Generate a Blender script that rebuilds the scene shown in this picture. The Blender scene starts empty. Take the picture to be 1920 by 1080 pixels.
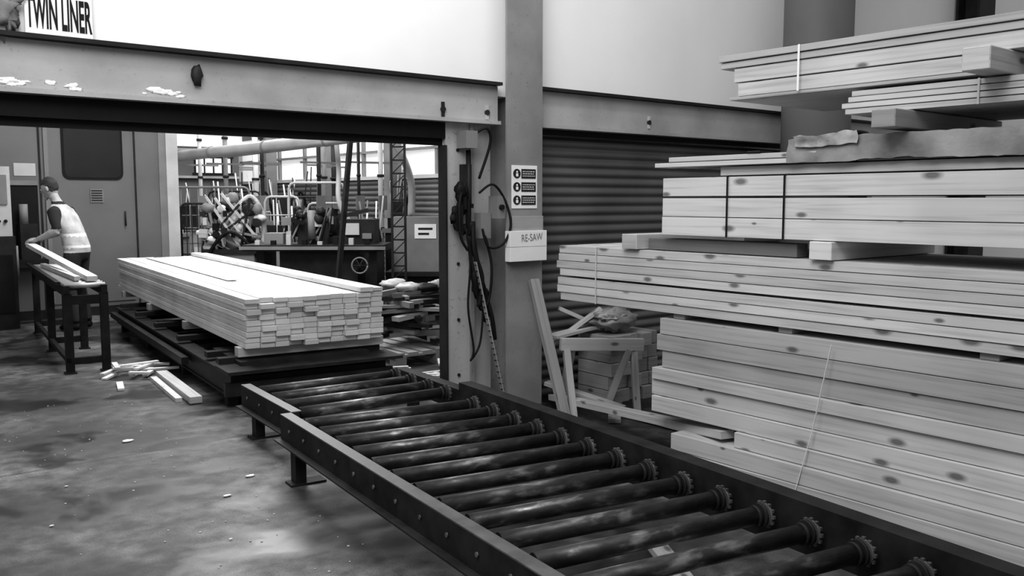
import bpy, math, random
from mathutils import Vector, Matrix, Euler, noise as mnoise
R = random.Random(7)
scene = bpy.context.scene
scene.view_settings.view_transform = 'Standard'
scene.view_settings.look = 'None'

# ------------------------------------------------------------------ materials
def newmat(name):
    m = bpy.data.materials.new(name); m.use_nodes = True
    nt = m.node_tree
    for n in list(nt.nodes): nt.nodes.remove(n)
    out = nt.nodes.new('ShaderNodeOutputMaterial')
    b = nt.nodes.new('ShaderNodeBsdfPrincipled')
    nt.links.new(b.outputs[0], out.inputs[0])
    return m, nt, b
def N(nt, t, **k):
    n = nt.nodes.new(t)
    for a, v in k.items(): setattr(n, a, v)
    return n
def math_(nt, op, a, b=None, c=None, clamp=False):
    n = N(nt, 'ShaderNodeMath', operation=op); n.use_clamp = clamp
    for i, v in enumerate((a, b, c)):
        if v is None: continue
        if isinstance(v, (int, float)): n.inputs[i].default_value = v
        else: nt.links.new(v, n.inputs[i])
    return n.outputs[0]
def ramp(nt, fac, stops):
    n = N(nt, 'ShaderNodeValToRGB')
    e = n.color_ramp.elements
    while len(e) < len(stops): e.new(0.5)
    for i, (p, v) in enumerate(stops):
        e[i].position = p; e[i].color = (v, v, v, 1)
    nt.links.new(fac, n.inputs[0])
    return n.outputs[0]

def paint(name, val, rough=0.6, metal=0.0, var=0.25, scale=3.0, bump=0.1, spots=0.0, emit=0.0, streak=False):
    m, nt, b = newmat(name)
    tc = N(nt, 'ShaderNodeTexCoord')
    mp = N(nt, 'ShaderNodeMapping')
    nt.links.new(tc.outputs['Object'], mp.inputs[0])
    if streak: mp.inputs['Scale'].default_value = (1, 1, 0.15)
    n1 = N(nt, 'ShaderNodeTexNoise'); n1.inputs['Scale'].default_value = scale; n1.inputs['Detail'].default_value = 6
    nt.links.new(mp.outputs[0], n1.inputs['Vector'])
    col = ramp(nt, n1.outputs['Fac'], [(0.3, val*(1-var)), (0.7, min(1, val*(1+var)))])
    n2 = N(nt, 'ShaderNodeTexNoise'); n2.inputs['Scale'].default_value = 35; n2.inputs['Detail'].default_value = 4
    nt.links.new(tc.outputs['Object'], n2.inputs['Vector'])
    if spots > 0:
        sp = ramp(nt, n2.outputs['Fac'], [(0.62, 0.0), (0.72, 1.0)])
        mx = N(nt, 'ShaderNodeMix', data_type='RGBA')
        nt.links.new(math_(nt, 'MULTIPLY', sp, spots), mx.inputs[0])
        nt.links.new(col, mx.inputs[6]); mx.inputs[7].default_value = (val*0.3,)*3+(1,)
        col = mx.outputs[2]
    nt.links.new(col, b.inputs['Base Color'])
    b.inputs['Metallic'].default_value = metal
    if val < 0.05: b.inputs['Specular IOR Level'].default_value = 0.15
    rr = math_(nt, 'MULTIPLY_ADD', n1.outputs['Fac'], 0.3, rough-0.15)
    nt.links.new(rr, b.inputs['Roughness'])
    if bump > 0:
        bp = N(nt, 'ShaderNodeBump'); bp.inputs['Strength'].default_value = bump; bp.inputs['Distance'].default_value = 0.01
        nt.links.new(n2.outputs['Fac'], bp.inputs['Height']); nt.links.new(bp.outputs[0], b.inputs['Normal'])
    if emit > 0:
        b.inputs['Emission Color'].default_value = (1, 1, 1, 1); b.inputs['Emission Strength'].default_value = emit
    return m

def wood(name, val, knots=1.0, contrast=0.18):
    m, nt, b = newmat(name)
    uv = N(nt, 'ShaderNodeUVMap'); uv.uv_map = 'UVMap'
    mp = N(nt, 'ShaderNodeMapping'); mp.inputs['Scale'].default_value = (1.6, 45, 1)
    nt.links.new(uv.outputs[0], mp.inputs[0])
    n1 = N(nt, 'ShaderNodeTexNoise'); n1.inputs['Scale'].default_value = 1.0; n1.inputs['Detail'].default_value = 5; n1.inputs['Distortion'].default_value = 0.4
    nt.links.new(mp.outputs[0], n1.inputs['Vector'])
    g = ramp(nt, n1.outputs['Fac'], [(0.32, 1-contrast*1.5), (0.5, 1-0.3*contrast), (0.68, 1+0.0)])
    n3 = N(nt, 'ShaderNodeTexNoise'); n3.inputs['Scale'].default_value = 1.7; n3.inputs['Detail'].default_value = 3
    tc = N(nt, 'ShaderNodeTexCoord'); nt.links.new(tc.outputs['Object'], n3.inputs['Vector'])
    st = ramp(nt, n3.outputs['Fac'], [(0.35, 0.82), (0.65, 1.0)])
    g = math_(nt, 'MULTIPLY', g, st)
    mp2 = N(nt, 'ShaderNodeMapping'); mp2.inputs['Scale'].default_value = (2.6, 6.0, 1)
    nt.links.new(uv.outputs[0], mp2.inputs[0])
    vo = N(nt, 'ShaderNodeTexVoronoi', voronoi_dimensions='2D'); vo.inputs['Scale'].default_value = 1
    nt.links.new(mp2.outputs[0], vo.inputs['Vector'])
    sep = N(nt, 'ShaderNodeSeparateColor'); nt.links.new(vo.outputs['Color'], sep.inputs[0])
    on = math_(nt, 'GREATER_THAN', sep.outputs[0], 0.45)
    rr = math_(nt, 'MULTIPLY_ADD', sep.outputs[1], 1.2, 0.6)
    dd = math_(nt, 'DIVIDE', vo.outputs['Distance'], rr)
    kn = ramp(nt, dd, [(0.035, 1.0), (0.085, 0.0)])
    kn = math_(nt, 'MULTIPLY', kn, on)
    at = N(nt, 'ShaderNodeAttribute'); at.attribute_name = 'endg'
    notend = math_(nt, 'SUBTRACT', 1.0, at.outputs['Fac'])
    kn = math_(nt, 'MULTIPLY', kn, notend)
    kf = math_(nt, 'SUBTRACT', 1.0, math_(nt, 'MULTIPLY', kn, 0.75*knots))
    g = math_(nt, 'MULTIPLY', g, kf)
    g = math_(nt, 'MULTIPLY', g, math_(nt, 'SUBTRACT', 1.0, math_(nt, 'MULTIPLY', at.outputs['Fac'], 0.08)))
    tn = N(nt, 'ShaderNodeAttribute'); tn.attribute_name = 'tone'
    v = math_(nt, 'MULTIPLY', math_(nt, 'MULTIPLY', g, tn.outputs['Fac']), val, clamp=True)
    cc = N(nt, 'ShaderNodeCombineColor')
    for i in range(3): nt.links.new(v, cc.inputs[i])
    nt.links.new(cc.outputs[0], b.inputs['Base Color'])
    b.inputs['Roughness'].default_value = 0.7
    bp = N(nt, 'ShaderNodeBump'); bp.inputs['Strength'].default_value = 0.15; bp.inputs['Distance'].default_value = 0.004
    nt.links.new(n1.outputs['Fac'], bp.inputs['Height']); nt.links.new(bp.outputs[0], b.inputs['Normal'])
    return m

def floor_mat():
    m, nt, b = newmat('concrete_floor')
    tc = N(nt, 'ShaderNodeTexCoord')
    def nz(s, d, dist=0.0, off=0):
        mp = N(nt, 'ShaderNodeMapping'); mp.inputs['Location'].default_value = (off, off*2, 0); nt.links.new(tc.outputs['Object'], mp.inputs[0])
        n = N(nt, 'ShaderNodeTexNoise'); n.inputs['Scale'].default_value = s; n.inputs['Detail'].default_value = d; n.inputs['Distortion'].default_value = dist
        nt.links.new(mp.outputs[0], n.inputs['Vector']); return n.outputs['Fac']
    a = nz(1.0, 10, 0.25); c = nz(9.0, 10, 0.1); f = nz(110, 4); s1 = nz(1.6, 6, 0.3, 13)
    base = ramp(nt, a, [(0.36, 0.014), (0.47, 0.040), (0.56, 0.080), (0.68, 0.15)])
    c2 = ramp(nt, c, [(0.35, 0.45), (0.5, 0.95), (0.7, 1.6)])
    v = math_(nt, 'MULTIPLY', base, c2)
    stain = ramp(nt, s1, [(0.40, 0.28), (0.46, 0.95), (0.60, 1.0), (0.66, 1.45)])
    v = math_(nt, 'MULTIPLY', v, stain)
    v = math_(nt, 'MULTIPLY', v, math_(nt, 'MULTIPLY_ADD', f, 1.8, 0.1))
    sp = N(nt, 'ShaderNodeSeparateXYZ'); nt.links.new(tc.outputs['Object'], sp.inputs[0])
    d = math_(nt, 'ABSOLUTE', math_(nt, 'ADD', sp.outputs['Y'], math_(nt, 'MULTIPLY_ADD', c, 0.02, -5.64)))
    ln = ramp(nt, d, [(0.006, 0.35), (0.016, 1.0)])
    v = math_(nt, 'MULTIPLY', v, ln)
    cc = N(nt, 'ShaderNodeCombineColor')
    for i in range(3): nt.links.new(v, cc.inputs[i])
    nt.links.new(cc.outputs[0], b.inputs['Base Color'])
    nt.links.new(ramp(nt, s1, [(0.38, 0.30), (0.5, 0.62)]), b.inputs['Roughness'])
    b.inputs['Specular IOR Level'].default_value = 0.35
    bp = N(nt, 'ShaderNodeBump'); bp.inputs['Strength'].default_value = 0.12; bp.inputs['Distance'].default_value = 0.003
    nt.links.new(math_(nt, 'ADD', c, math_(nt, 'MULTIPLY', f, 0.5)), bp.inputs['Height']); nt.links.new(bp.outputs[0], b.inputs['Normal'])
    return m

def roller_mat():
    m, nt, b = newmat('worn_roller_steel')
    tc = N(nt, 'ShaderNodeTexCoord')
    mp = N(nt, 'ShaderNodeMapping'); mp.inputs['Scale'].default_value = (1, 3, 3); nt.links.new(tc.outputs['Object'], mp.inputs[0])
    n1 = N(nt, 'ShaderNodeTexNoise'); n1.inputs['Scale'].default_value = 8; n1.inputs['Detail'].default_value = 10
    nt.links.new(mp.outputs[0], n1.inputs['Vector'])
    sp = N(nt, 'ShaderNodeSeparateXYZ'); nt.links.new(tc.outputs['Object'], sp.inputs[0])
    d = math_(nt, 'ABSOLUTE', math_(nt, 'SUBTRACT', sp.outputs['X'], 0.52))
    wear_glint = ramp(nt, d, [(0.0, 0.12), (0.35, 0.0)])  # brighter mid band: worn metal plus overhead highlight painted into the colour
    f = math_(nt, 'ADD', n1.outputs['Fac'], wear_glint)
    nt.links.new(ramp(nt, f, [(0.40, 0.018), (0.60, 0.05), (0.78, 0.26)]), b.inputs['Base Color'])
    b.inputs['Metallic'].default_value = 0.7
    nt.links.new(ramp(nt, f, [(0.35, 0.55), (0.75, 0.33)]), b.inputs['Roughness'])
    return m

M_floor = floor_mat()
M_wood = wood('sawn_pine', 0.62)
M_woodg = wood('grey_pine', 0.40)
M_woodw = wood('planed_white_pine', 0.86, knots=0.3, contrast=0.14)
M_wall = paint('white_plaster', 0.92, 0.8, var=0.05, scale=1.2, bump=0.05)
M_beam = paint('painted_beam', 0.36, 0.5, var=0.22, scale=2.2, spots=0.3)
M_col = paint('painted_column', 0.22, 0.55, var=0.25, scale=2.5, spots=0.4)
M_jamb = paint('painted_jamb', 0.38, 0.6, var=0.3, scale=3, spots=0.5, streak=True)
M_dark = paint('dark_steel', 0.016, 0.55, var=0.4, scale=6, spots=0.3)
M_rail = paint('rail_steel', 0.011, 0.6, metal=0.0, var=0.6, scale=8)
M_edge = paint('worn_rail_edge', 0.07, 0.5, var=0.5, scale=9)
M_black = paint('black_rubber', 0.006, 0.6, var=0.3, scale=5)
M_roll = roller_mat()
M_shut = paint('shutter_steel', 0.08, 0.55, var=0.3, scale=1.5)
M_mach = paint('machine_grey', 0.12, 0.5, var=0.14, scale=1.5)
M_mid = paint('mid_grey', 0.18, 0.6, var=0.2, scale=3)
M_light = paint('light_grey', 0.48, 0.55, var=0.15, scale=3)
M_white = paint('white_paint', 0.85, 0.6, var=0.04, scale=4)
M_panel = paint('daylight_panel', 0.85, 0.5, var=0.08, scale=2, emit=0.5)
M_glass = paint('dark_window', 0.02, 0.2, var=0.1, bump=0)
M_plast = paint('grey_plastic_wrap', 0.22, 0.4, var=0.5, scale=4, bump=0.2)
M_bag = paint('pale_bag', 0.42, 0.4, var=0.6, scale=8, bump=0.3)
M_galv = paint('galvanised', 0.45, 0.4, metal=0.4, var=0.15, scale=3)
M_conc = paint('cladding_grey', 0.14, 0.7, var=0.15, scale=1)

# ------------------------------------------------------------------ mesh builder
class MB:
    def __init__(s): s.V=[]; s.F=[]; s.U=[]; s.M=[]; s.T=[]; s.E=[]; s.S=[]; s.mats=[]
    def mi(s, m):
        if m not in s.mats: s.mats.append(m)
        return s.mats.index(m)
    def face(s, idx, uvs, mat, tone=1., end=0., smooth=False):
        s.F.append(idx); s.U.append(uvs); s.M.append(s.mi(mat)); s.T.append(tone); s.E.append(end); s.S.append(smooth)
    def box(s, c, d, rz=0., mat=None, tone=1., rot=None):
        mt = rot if rot is not None else Matrix.Rotation(rz, 3, 'Z')
        c = Vector(c); h = [x/2 for x in d]
        base = len(s.V)
        sg = [(-1,-1,-1),(1,-1,-1),(1,1,-1),(-1,1,-1),(-1,-1,1),(1,-1,1),(1,1,1),(-1,1,1)]
        loc = [Vector((a*h[0], b*h[1], e*h[2])) for a,b,e in sg]
        for v in loc: s.V.append(tuple(c + mt @ v))
        L = max(range(3), key=lambda i: d[i]); o = [i for i in range(3) if i != L]
        ou, ov = R.uniform(0, 60), R.uniform(0, 60)
        for f, ax in (((0,3,2,1),2),((4,5,6,7),2),((0,1,5,4),1),((2,3,7,6),1),((1,2,6,5),0),((3,0,4,7),0)):
            if ax == L: uvs = [(ou+loc[i][o[0]], ov+loc[i][o[1]]) for i in f]; e = 1.
            else:
                w = o[0] if o[1] == ax else o[1]
                uvs = [(ou+loc[i][L], ov+ax*3+loc[i][w]) for i in f]; e = 0.
            s.face([base+i for i in f], uvs, mat, tone, e)
    def bb(s, x0, x1, y0, y1, z0, z1, mat, tone=1.):
        s.box(((x0+x1)/2,(y0+y1)/2,(z0+z1)/2), (abs(x1-x0),abs(y1-y0),abs(z1-z0)), mat=mat, tone=tone)
    def beam(s, p0, p1, w, h, mat, tone=1., roll=0.):
        p0=Vector(p0); p1=Vector(p1); d=p1-p0
        q = d.to_track_quat('Y','Z').to_matrix() @ Matrix.Rotation(roll,3,'Y')
        s.box((p0+p1)/2, (w, d.length, h), mat=mat, tone=tone, rot=q)
    def sweep(s, pts, rad, mat, seg=12, tone=1., cap=True):
        pts=[Vector(p) for p in pts]; n=len(pts)
        if isinstance(rad,(int,float)): rad=[rad]*n
        tg=[]
        for i in range(n):
            a=pts[max(0,i-1)]; b=pts[min(n-1,i+1)]; t=(b-a)
            tg.append(t.normalized() if t.length>1e-9 else Vector((0,0,1)))
        up = Vector((0,0,1)) if abs(tg[0].z)<0.9 else Vector((1,0,0))
        x = tg[0].cross(up).normalized(); base=len(s.V); acc=0; us=[]
        for i in range(n):
            x = (x - tg[i]*x.dot(tg[i])).normalized(); y = tg[i].cross(x)
            if i: acc += (pts[i]-pts[i-1]).length
            us.append(acc)
            for k in range(seg):
                a=2*math.pi*k/seg; rr=rad[i]
                s.V.append(tuple(pts[i]+x*(math.cos(a)*rr)+y*(math.sin(a)*rr)))
        for i in range(n-1):
            for k in range(seg):
                k2=(k+1)%seg
                s.face([base+i*seg+k, base+i*seg+k2, base+(i+1)*seg+k2, base+(i+1)*seg+k],
                       [(us[i],k/seg),(us[i],(k+1)/seg),(us[i+1],(k+1)/seg),(us[i+1],k/seg)], mat, tone, 0, True)
        if cap:
            for i,rv in ((0,True),(n-1,False)):
                idx=[base+i*seg+k for k in range(seg)]
                if rv: idx.reverse()
                s.face(idx, [(0,0)]*seg, mat, tone, 1)
    def cyl(s, p0, p1, r, mat, seg=16, r2=None, tone=1.):
        s.sweep([p0,p1],[r, r if r2 is None else r2],mat,seg,tone)
    def curve(s, pts, r, mat, seg=8, sub=7):
        P=[Vector(p) for p in pts]; P=[P[0]]+P+[P[-1]]; out=[]
        for i in range(1,len(P)-2):
            for k in range(sub):
                t=k/sub; out.append(0.5*((2*P[i])+(P[i+1]-P[i-1])*t+(2*P[i-1]-5*P[i]+4*P[i+1]-P[i+2])*t*t+(-P[i-1]+3*P[i]-3*P[i+1]+P[i+2])*t**3))
        out.append(P[-2]); s.sweep(out,r,mat,seg)
    def sph(s, c, r, mat, seg=16, rings=10, sc=(1,1,1), jit=0., freq=3., rot=None):
        c=Vector(c); base=len(s.V); sd=Vector((R.uniform(0,50),)*3)
        for i in range(rings+1):
            th=math.pi*i/rings
            for k in range(seg):
                ph=2*math.pi*k/seg
                d=Vector((math.sin(th)*math.cos(ph),math.sin(th)*math.sin(ph),math.cos(th)))
                rr=r*(1+jit*mnoise.noise(d*freq+sd))
                v=Vector((d.x*sc[0]*rr,d.y*sc[1]*rr,d.z*sc[2]*rr))
                if rot is not None: v=rot@v
                s.V.append(tuple(c+v))
        for i in range(rings):
            for k in range(seg):
                k2=(k+1)%seg
                s.face([base+i*seg+k, base+(i+1)*seg+k, base+(i+1)*seg+k2, base+i*seg+k2],[(0,0)]*4,mat,1,0,True)
    def extrude_profile(s, prof, a, b, mat, smooth=False):
        base=len(s.V); a=Vector(a); b=Vector(b)
        for p in prof: s.V.append(tuple(Vector(p)+a)); s.V.append(tuple(Vector(p)+b))
        for i in range(len(prof)-1):
            s.face([base+2*i, base+2*i+1, base+2*i+3, base+2*i+2], [(0,0)]*4, mat, 1,0,smooth)
    def build(s, name, loc=(0,0,0), rz=0., bevel=0., parent=None):
        me=bpy.data.meshes.new(name); me.from_pydata(s.V,[],s.F)
        for m in s.mats: me.materials.append(m)
        me.polygons.foreach_set('material_index', s.M)
        me.polygons.foreach_set('use_smooth', s.S)
        uv=me.uv_layers.new(name='UVMap'); fl=[c for f in s.U for u in f for c in u]
        uv.data.foreach_set('uv', fl)
        a=me.attributes.new('tone','FLOAT','FACE'); a.data.foreach_set('value', s.T)
        a=me.attributes.new('endg','FLOAT','FACE'); a.data.foreach_set('value', s.E)
        me.update()
        o=bpy.data.objects.new(name, me); scene.collection.objects.link(o)
        o.location=loc; o.rotation_euler=(0,0,rz)
        if parent: o.parent=parent
        if bevel>0:
            md=o.modifiers.new('bevel','BEVEL'); md.width=bevel; md.segments=1; md.limit_method='ANGLE'; md.angle_limit=math.radians(50)
        return o
def empty(name, loc=(0,0,0), rz=0.):
    e=bpy.data.objects.new(name,None); scene.collection.objects.link(e); e.location=loc; e.rotation_euler=(0,0,rz); e.empty_display_size=0.2
    return e
def rad(d): return math.radians(d)

# ------------------------------------------------------------------ room shell
WY=5.2
b=MB(); b.bb(-6,14,-3,20,-0.2,0,M_floor); b.build('floor')
b=MB()
b.bb(-6,14,WY,WY+0.2,2.3,5.2,M_wall); b.bb(-6,-1.2,WY,WY+0.2,0,2.3,M_wall); b.bb(9.3,14,WY,WY+0.2,0,2.3,M_wall)
b.build('wall_front')
b=MB(); b.bb(-6,7.95,19.5,19.7,0,5,M_conc)
b.bb(6.95,7.75,19.44,19.5,2.14,2.46,M_panel)
b.bb(6.9,7.8,19.42,19.47,2.46,2.5,M_dark); b.bb(6.9,7.8,19.42,19.47,2.1,2.14,M_dark)
for x in (6.95,7.15,7.35,7.55,7.75): b.bb(x-.015,x+.015,19.42,19.46,2.14,2.46,M_dark)
b.bb(5,8,19.4,19.5,2.7,3.6,M_panel)
for z in (2.02,2.6): b.bb(4,7.9,19.35,19.5,z,z+.05,M_light)
b.build('wall_back')
b=MB(); b.bb(8.0,8.15,5.4,19.5,0,1.93,M_conc); b.bb(8.0,8.15,5.4,19.5,2.85,5,M_conc)
prof=[]; z=0.0
while z<1.85:
    for k in range(6):
        a=math.pi*k/6; prof.append((-0.022*math.sin(a),0,z+0.09*k/6))
    z+=0.09
b.extrude_profile(prof,(7.99,5.5,0),(7.99,19.4,0),M_shut,True)
b.build('wall_side')
b=MB(); b.bb(8.04,8.1,5.4,19.5,1.93,2.85,M_panel)
y=6.0
while y<19.4:
    b.bb(7.98,8.05,y-.03,y+.03,1.9,2.9,M_mid); y+=1.15
b.bb(7.95,8.06,5.4,19.5,1.90,1.96,M_light); b.bb(7.97,8.06,5.4,19.5,2.36,2.4,M_mid)
b.build('window_1')
b=MB()
for yy in (8.0,10.4,12.8,15.2,17.6):
    b.bb(7.72,7.95,yy-.09,yy+.09,0,5,M_mid)
b.build('trim_1')

b=MB()
def hbeam(x0,x1):
    b.bb(x0,x1,WY-.06,WY+.14,2.115,2.36,M_beam)
    b.bb(x0,x1,WY-.12,WY+.16,2.362,2.384,M_dark)
    b.bb(x0,x1,WY-.10,WY+.16,2.088,2.113,M_beam)
hbeam(-6,4.03); hbeam(4.37,14)
for x,z in ((1.86,2.25),(3.55,2.17),(3.93,2.17),(5.62,2.19)):
    b.cyl((x,WY-.075,z),(x,WY-.06,z),.02,M_dark,8); b.bb(x-.012,x+.012,WY-.07,WY-.055,z-.05,z+.05,M_light if x>3.8 else M_dark)
b.sph((1.86,WY-.08,2.25),.035,M_dark,10,6,(1,.6,1.7),jit=.5)
for i in range(26):
    x=R.choice((R.uniform(.8,1.0),R.uniform(1.02,1.38),R.uniform(1.55,1.78))); w=R.uniform(.012,.045)
    b.sph((x,WY-.061,2.14+R.uniform(-.014,.016)),w,M_white,9,6,(1,.04,.35),jit=.9,freq=4)
b.build('lintel_beam')
b=MB(); b.bb(-1.2,3.6,WY-.02,WY+.25,1.975,2.086,M_black); b.bb(-1.2,3.6,WY+.02,WY+.06,1.93,1.975,M_black)
b.bb(4.38,9.3,WY+.0,WY+.2,2.05,2.086,M_black); b.build('trim_2')

b=MB()
b.bb(4.03,4.36,5.03,5.05,0,5.2,M_col); b.bb(4.03,4.36,5.36,5.38,0,5.2,M_col); b.bb(4.18,4.21,5.05,5.36,0,5.2,M_col)
b.bb(4.0,4.39,5.0,5.38,0,.02,M_dark)
b.build('steel_column')
b=MB()
b.bb(3.60,3.80,WY-.02,WY+.05,0,2.09,M_jamb); b.bb(3.80,4.03,WY+.03,WY+.08,0,2.09,M_jamb)
b.bb(3.585,3.60,WY-.04,WY+.05,0,1.93,M_dark)
b.bb(3.80,3.83,WY-.04,WY+.03,0,2.09,M_col)
for z in (.3,.7,1.1,1.6,1.9):
    b.cyl((3.7,WY-.03,z),(3.7,WY-.02,z),.012,M_dark,8)
b.build('trim_3')
b=MB(); prof=[]; z=0.0
while z<1.98:
    for k in range(7):
        a=math.pi*k/7; prof.append((0,-0.024*math.sin(a),z+0.075*k/7))
    z+=0.075
b.extrude_profile(prof,(4.39,WY+.06,0),(9.28,WY+.06,0),M_shut,True)
b.bb(4.39,9.28,WY+.07,WY+.09,0,2.04,M_dark)
b.build('roller_shutter')
b=MB(); b.cyl((7.5,4.78,0),(7.5,4.78,5.2),.31,M_conc,40)  # made-up round column; its curved grey stands in for a soft dark shade
for z in (1.2,2.9,4.2): b.cyl((7.5,4.78,z),(7.5,4.78,z+.05),.32,M_conc,40)
b.build('shade_column')
b=MB(); b.bb(11.0,11.4,4.9,4.93,0,5.2,M_dark); b.bb(11.0,11.4,5.15,5.18,0,5.2,M_dark); b.bb(11.18,11.22,4.93,5.15,0,5.2,M_dark); b.build('stanchion')

# ------------------------------------------------------------------ signs
def text(body, size, loc, rot, mat, name, parent=None, sx=1., ext=.001, off=0.):
    c=bpy.data.curves.new(name,'FONT'); c.body=body; c.size=size; c.extrude=ext; c.offset=off
    c.align_x='CENTER'; c.align_y='CENTER'; c.materials.append(mat)
    o=bpy.data.objects.new(name,c); scene.collection.objects.link(o); o.location=loc; o.rotation_euler=rot; o.scale=(sx,1,1)
    if parent: o.parent=parent
    return o
e=empty('twin_liner_sign',(1.155,WY-.045,2.386))
b=MB(); b.bb(-.15,.17,-.004,.004,0.005,.42,M_white); b.build('board',parent=e)
text('TWIN LINER',.225,(.01,-.006,.11),(rad(90),0,0),M_black,'lettering',e,sx=.245,off=.006)
e.rotation_euler=(rad(-3),rad(1),0)
b=MB(); b.sph((0,0,.13),.15,M_plast,28,18,(.8,.22,1),jit=.6,freq=4); b.sph((-.10,0,.1),.14,M_dark,24,14,(1,.25,1),jit=.6,freq=4); b.build('crumpled_cloth',(.86,WY-.05,2.40))

e=empty('safety_sign',(4.185,5.027,1.645))
b=MB(); b.bb(-.12,.12,-.003,0.0,-.155,.155,M_white)
for i,z in enumerate((.095,.0,-.095)):
    b.cyl((-.072,-.006,z),(-.072,-.003,z),.034,M_dark,20); b.sph((-.072,-.007,z+.012),.008,M_white,8,6,(1,.3,1)); b.bb(-.082,-.062,-.008,-.006,z-.02,z+.002,M_white)
    b.bb(-.03,.105,-.006,-.003,z-.034,z+.034,M_dark)
    for k in (-.016,0,.016):
        x=-.02
        while x<.09:
            w=R.uniform(.008,.02); b.bb(x,min(x+w,.095),-.0075,-.006,z+k-.004,z+k+.004,M_light); x+=w+.006
b.build('panel',parent=e)
e=empty('re_saw_sign',(4.175,5.025,1.22))
b=MB(); b.bb(-.17,.175,-.06,0,-.11,.11,M_white,.95); b.bb(-.12,.175,-.02,.0,.11,.215,M_wood,.6); b.bb(-.172,.177,-.062,0,-.005,.0,M_light)
b.build('board',parent=e,bevel=.002)
text('RE-SAW',.075,(.03,-.063,.06),(rad(90),rad(-3),0),M_mid,'lettering',e,sx=.75,off=-.001)

# ------------------------------------------------------------------ cables on jamb
b=MB()
b.bb(3.69,3.79,5.06,5.17,1.91,2.03,M_mid); b.cyl((3.76,5.13,1.9),(3.76,5.13,1.3),.018,M_dark,8)
b.bb(3.71,3.78,5.12,5.17,1.5,1.8,M_dark)
for i in range(14):
    b.sph((3.66+R.uniform(-.06,.08),5.11,1.45+R.uniform(-.2,.17)),R.uniform(.02,.042),M_black,10,8,(1,.8,1.4),jit=.5)
for i in range(5): b.bb(3.62+i*.03,3.64+i*.03,5.07,5.1,1.3+R.uniform(0,.2),1.36+R.uniform(.1,.25),M_black)
b.bb(3.93,4.0,5.02,5.12,1.42,1.58,M_mid); b.cyl((3.965,5.02,1.5),(3.965,5.0,1.5),.02,M_black,10)
b.bb(3.83,3.92,5.08,5.2,1.28,1.46,M_mid)
cab=lambda pts,r=.009: b.curve(pts,r,M_black,6)
cab([(3.80,5.06,1.60),(3.9,5.03,1.66),(4.0,5.02,1.55),(4.03,4.99,1.38),(3.97,5.0,1.24),(3.86,5.03,1.22),(3.82,5.05,1.35)])
cab([(3.70,5.08,1.35),(3.72,5.06,1.1),(3.70,5.06,.8),(3.74,5.05,.5),(3.72,5.06,.42),(3.80,5.05,.55),(3.84,5.06,.9)],.008)
cab([(3.74,5.08,1.4),(3.78,5.05,1.1),(3.86,5.05,.85),(3.9,5.04,.7),(3.93,5.05,.55)],.016)
cab([(3.72,5.08,1.3),(3.75,5.05,1.0),(3.80,5.05,.78),(3.87,5.04,.85),(3.9,5.05,1.1),(3.86,5.1,1.35)],.010)
cab([(3.66,5.08,1.6),(3.63,5.06,1.5),(3.64,5.06,1.3),(3.70,5.06,1.2)],.010)
cab([(3.77,5.1,2.0),(3.86,5.05,2.05),(3.9,5.06,1.95),(3.83,5.1,1.7)],.010)
cab([(3.76,5.08,1.4),(3.74,5.04,1.2),(3.80,5.03,1.0),(3.78,5.04,.8)],.018)
b.sph((3.77,5.06,1.0),.05,M_black,12,10,(.8,.5,2.6),jit=.6); b.sph((3.86,5.06,.8),.04,M_black,12,10,(.8,.5,3),jit=.6)
b.build('cable_cluster')
b=MB(); p0=Vector((3.74,5.03,1.12)); p1=Vector((3.99,4.98,.0))
b.beam(p0,p1,.045,.006,M_galv)
for i in range(26):
    p=p0.lerp(p1,(i+.5)/26); b.beam(p+Vector((-.012,-.006,0)),p+Vector((.012,-.006,0)),.018,.006,M_black)
b.build('perforated_strap')

# ------------------------------------------------------------------ roller conveyor
def conveyor(name, origin, head, length, width, ztop, nroll, skew, legs, guard=.06, rr=.036, first=.12, spacing=.2256):
    e=MB(); zr=ztop
    e.bb(-.05,0,0,length,zr-.13,zr+.012,M_rail); e.bb(-.05,.012,0,length,zr+.012,zr+.018,M_edge); e.bb(-.09,-.05,0,length,zr-.13,zr-.122,M_rail)
    e.bb(width,width+.05,0,length,zr-.13,zr+guard,M_rail); e.bb(width-.0,width+.09,0,length,zr+guard,zr+guard+.01,M_rail)
    y=.08
    while y<length:
        e.cyl((-.052,y,zr-.05),(-.058,y,zr-.05),.010,M_edge,8); y+=spacing
    for i in range(nroll):
        y=first+i*spacing; dy=math.tan(skew)*width
        a=Vector((.012,y,zr-.02)); c=Vector((width-.012,y-dy,zr-.02))
        e.cyl(a.lerp(c,.02),a.lerp(c,.93),rr,M_roll,20)
        e.cyl(a,c,.014,M_dark,8)
        e.cyl(a.lerp(c,.93),a.lerp(c,.945),rr+.006,M_dark,18)
        e.cyl(a.lerp(c,.955),a.lerp(c,.965),rr+.012,M_dark,16); e.cyl(a.lerp(c,.978),a.lerp(c,.988),rr+.012,M_edge,16)
        for k in range(12):
            an=2*math.pi*k/12; q=a.lerp(c,.983)+Vector((0,math.cos(an)*(rr+.012),math.sin(an)*(rr+.012)))
            e.box(q,(.012,.012,.012),mat=M_edge)
    for yy in legs:
        for x in (-.02,width+.02):
            e.bb(x-.03,x+.03,yy-.04,yy+.04,0,zr-.12,M_rail); e.bb(x-.06,x+.14,yy-.05,yy+.05,0,.012,M_dark)
        e.bb(0,width,yy-.025,yy+.025,zr-.13,zr-.08,M_rail)
    return e.build(name,origin,head)
L1=5.2; hA=6.3
dx,dy=math.sin(rad(hA)),math.cos(rad(hA))
conveyor('roller_conveyor',(2.15-dx*L1,4.66-dy*L1,0),rad(-hA),L1,1.10,.335,22,rad(5.0),(L1-.2,L1-3.4,.3),first=.30)
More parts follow.
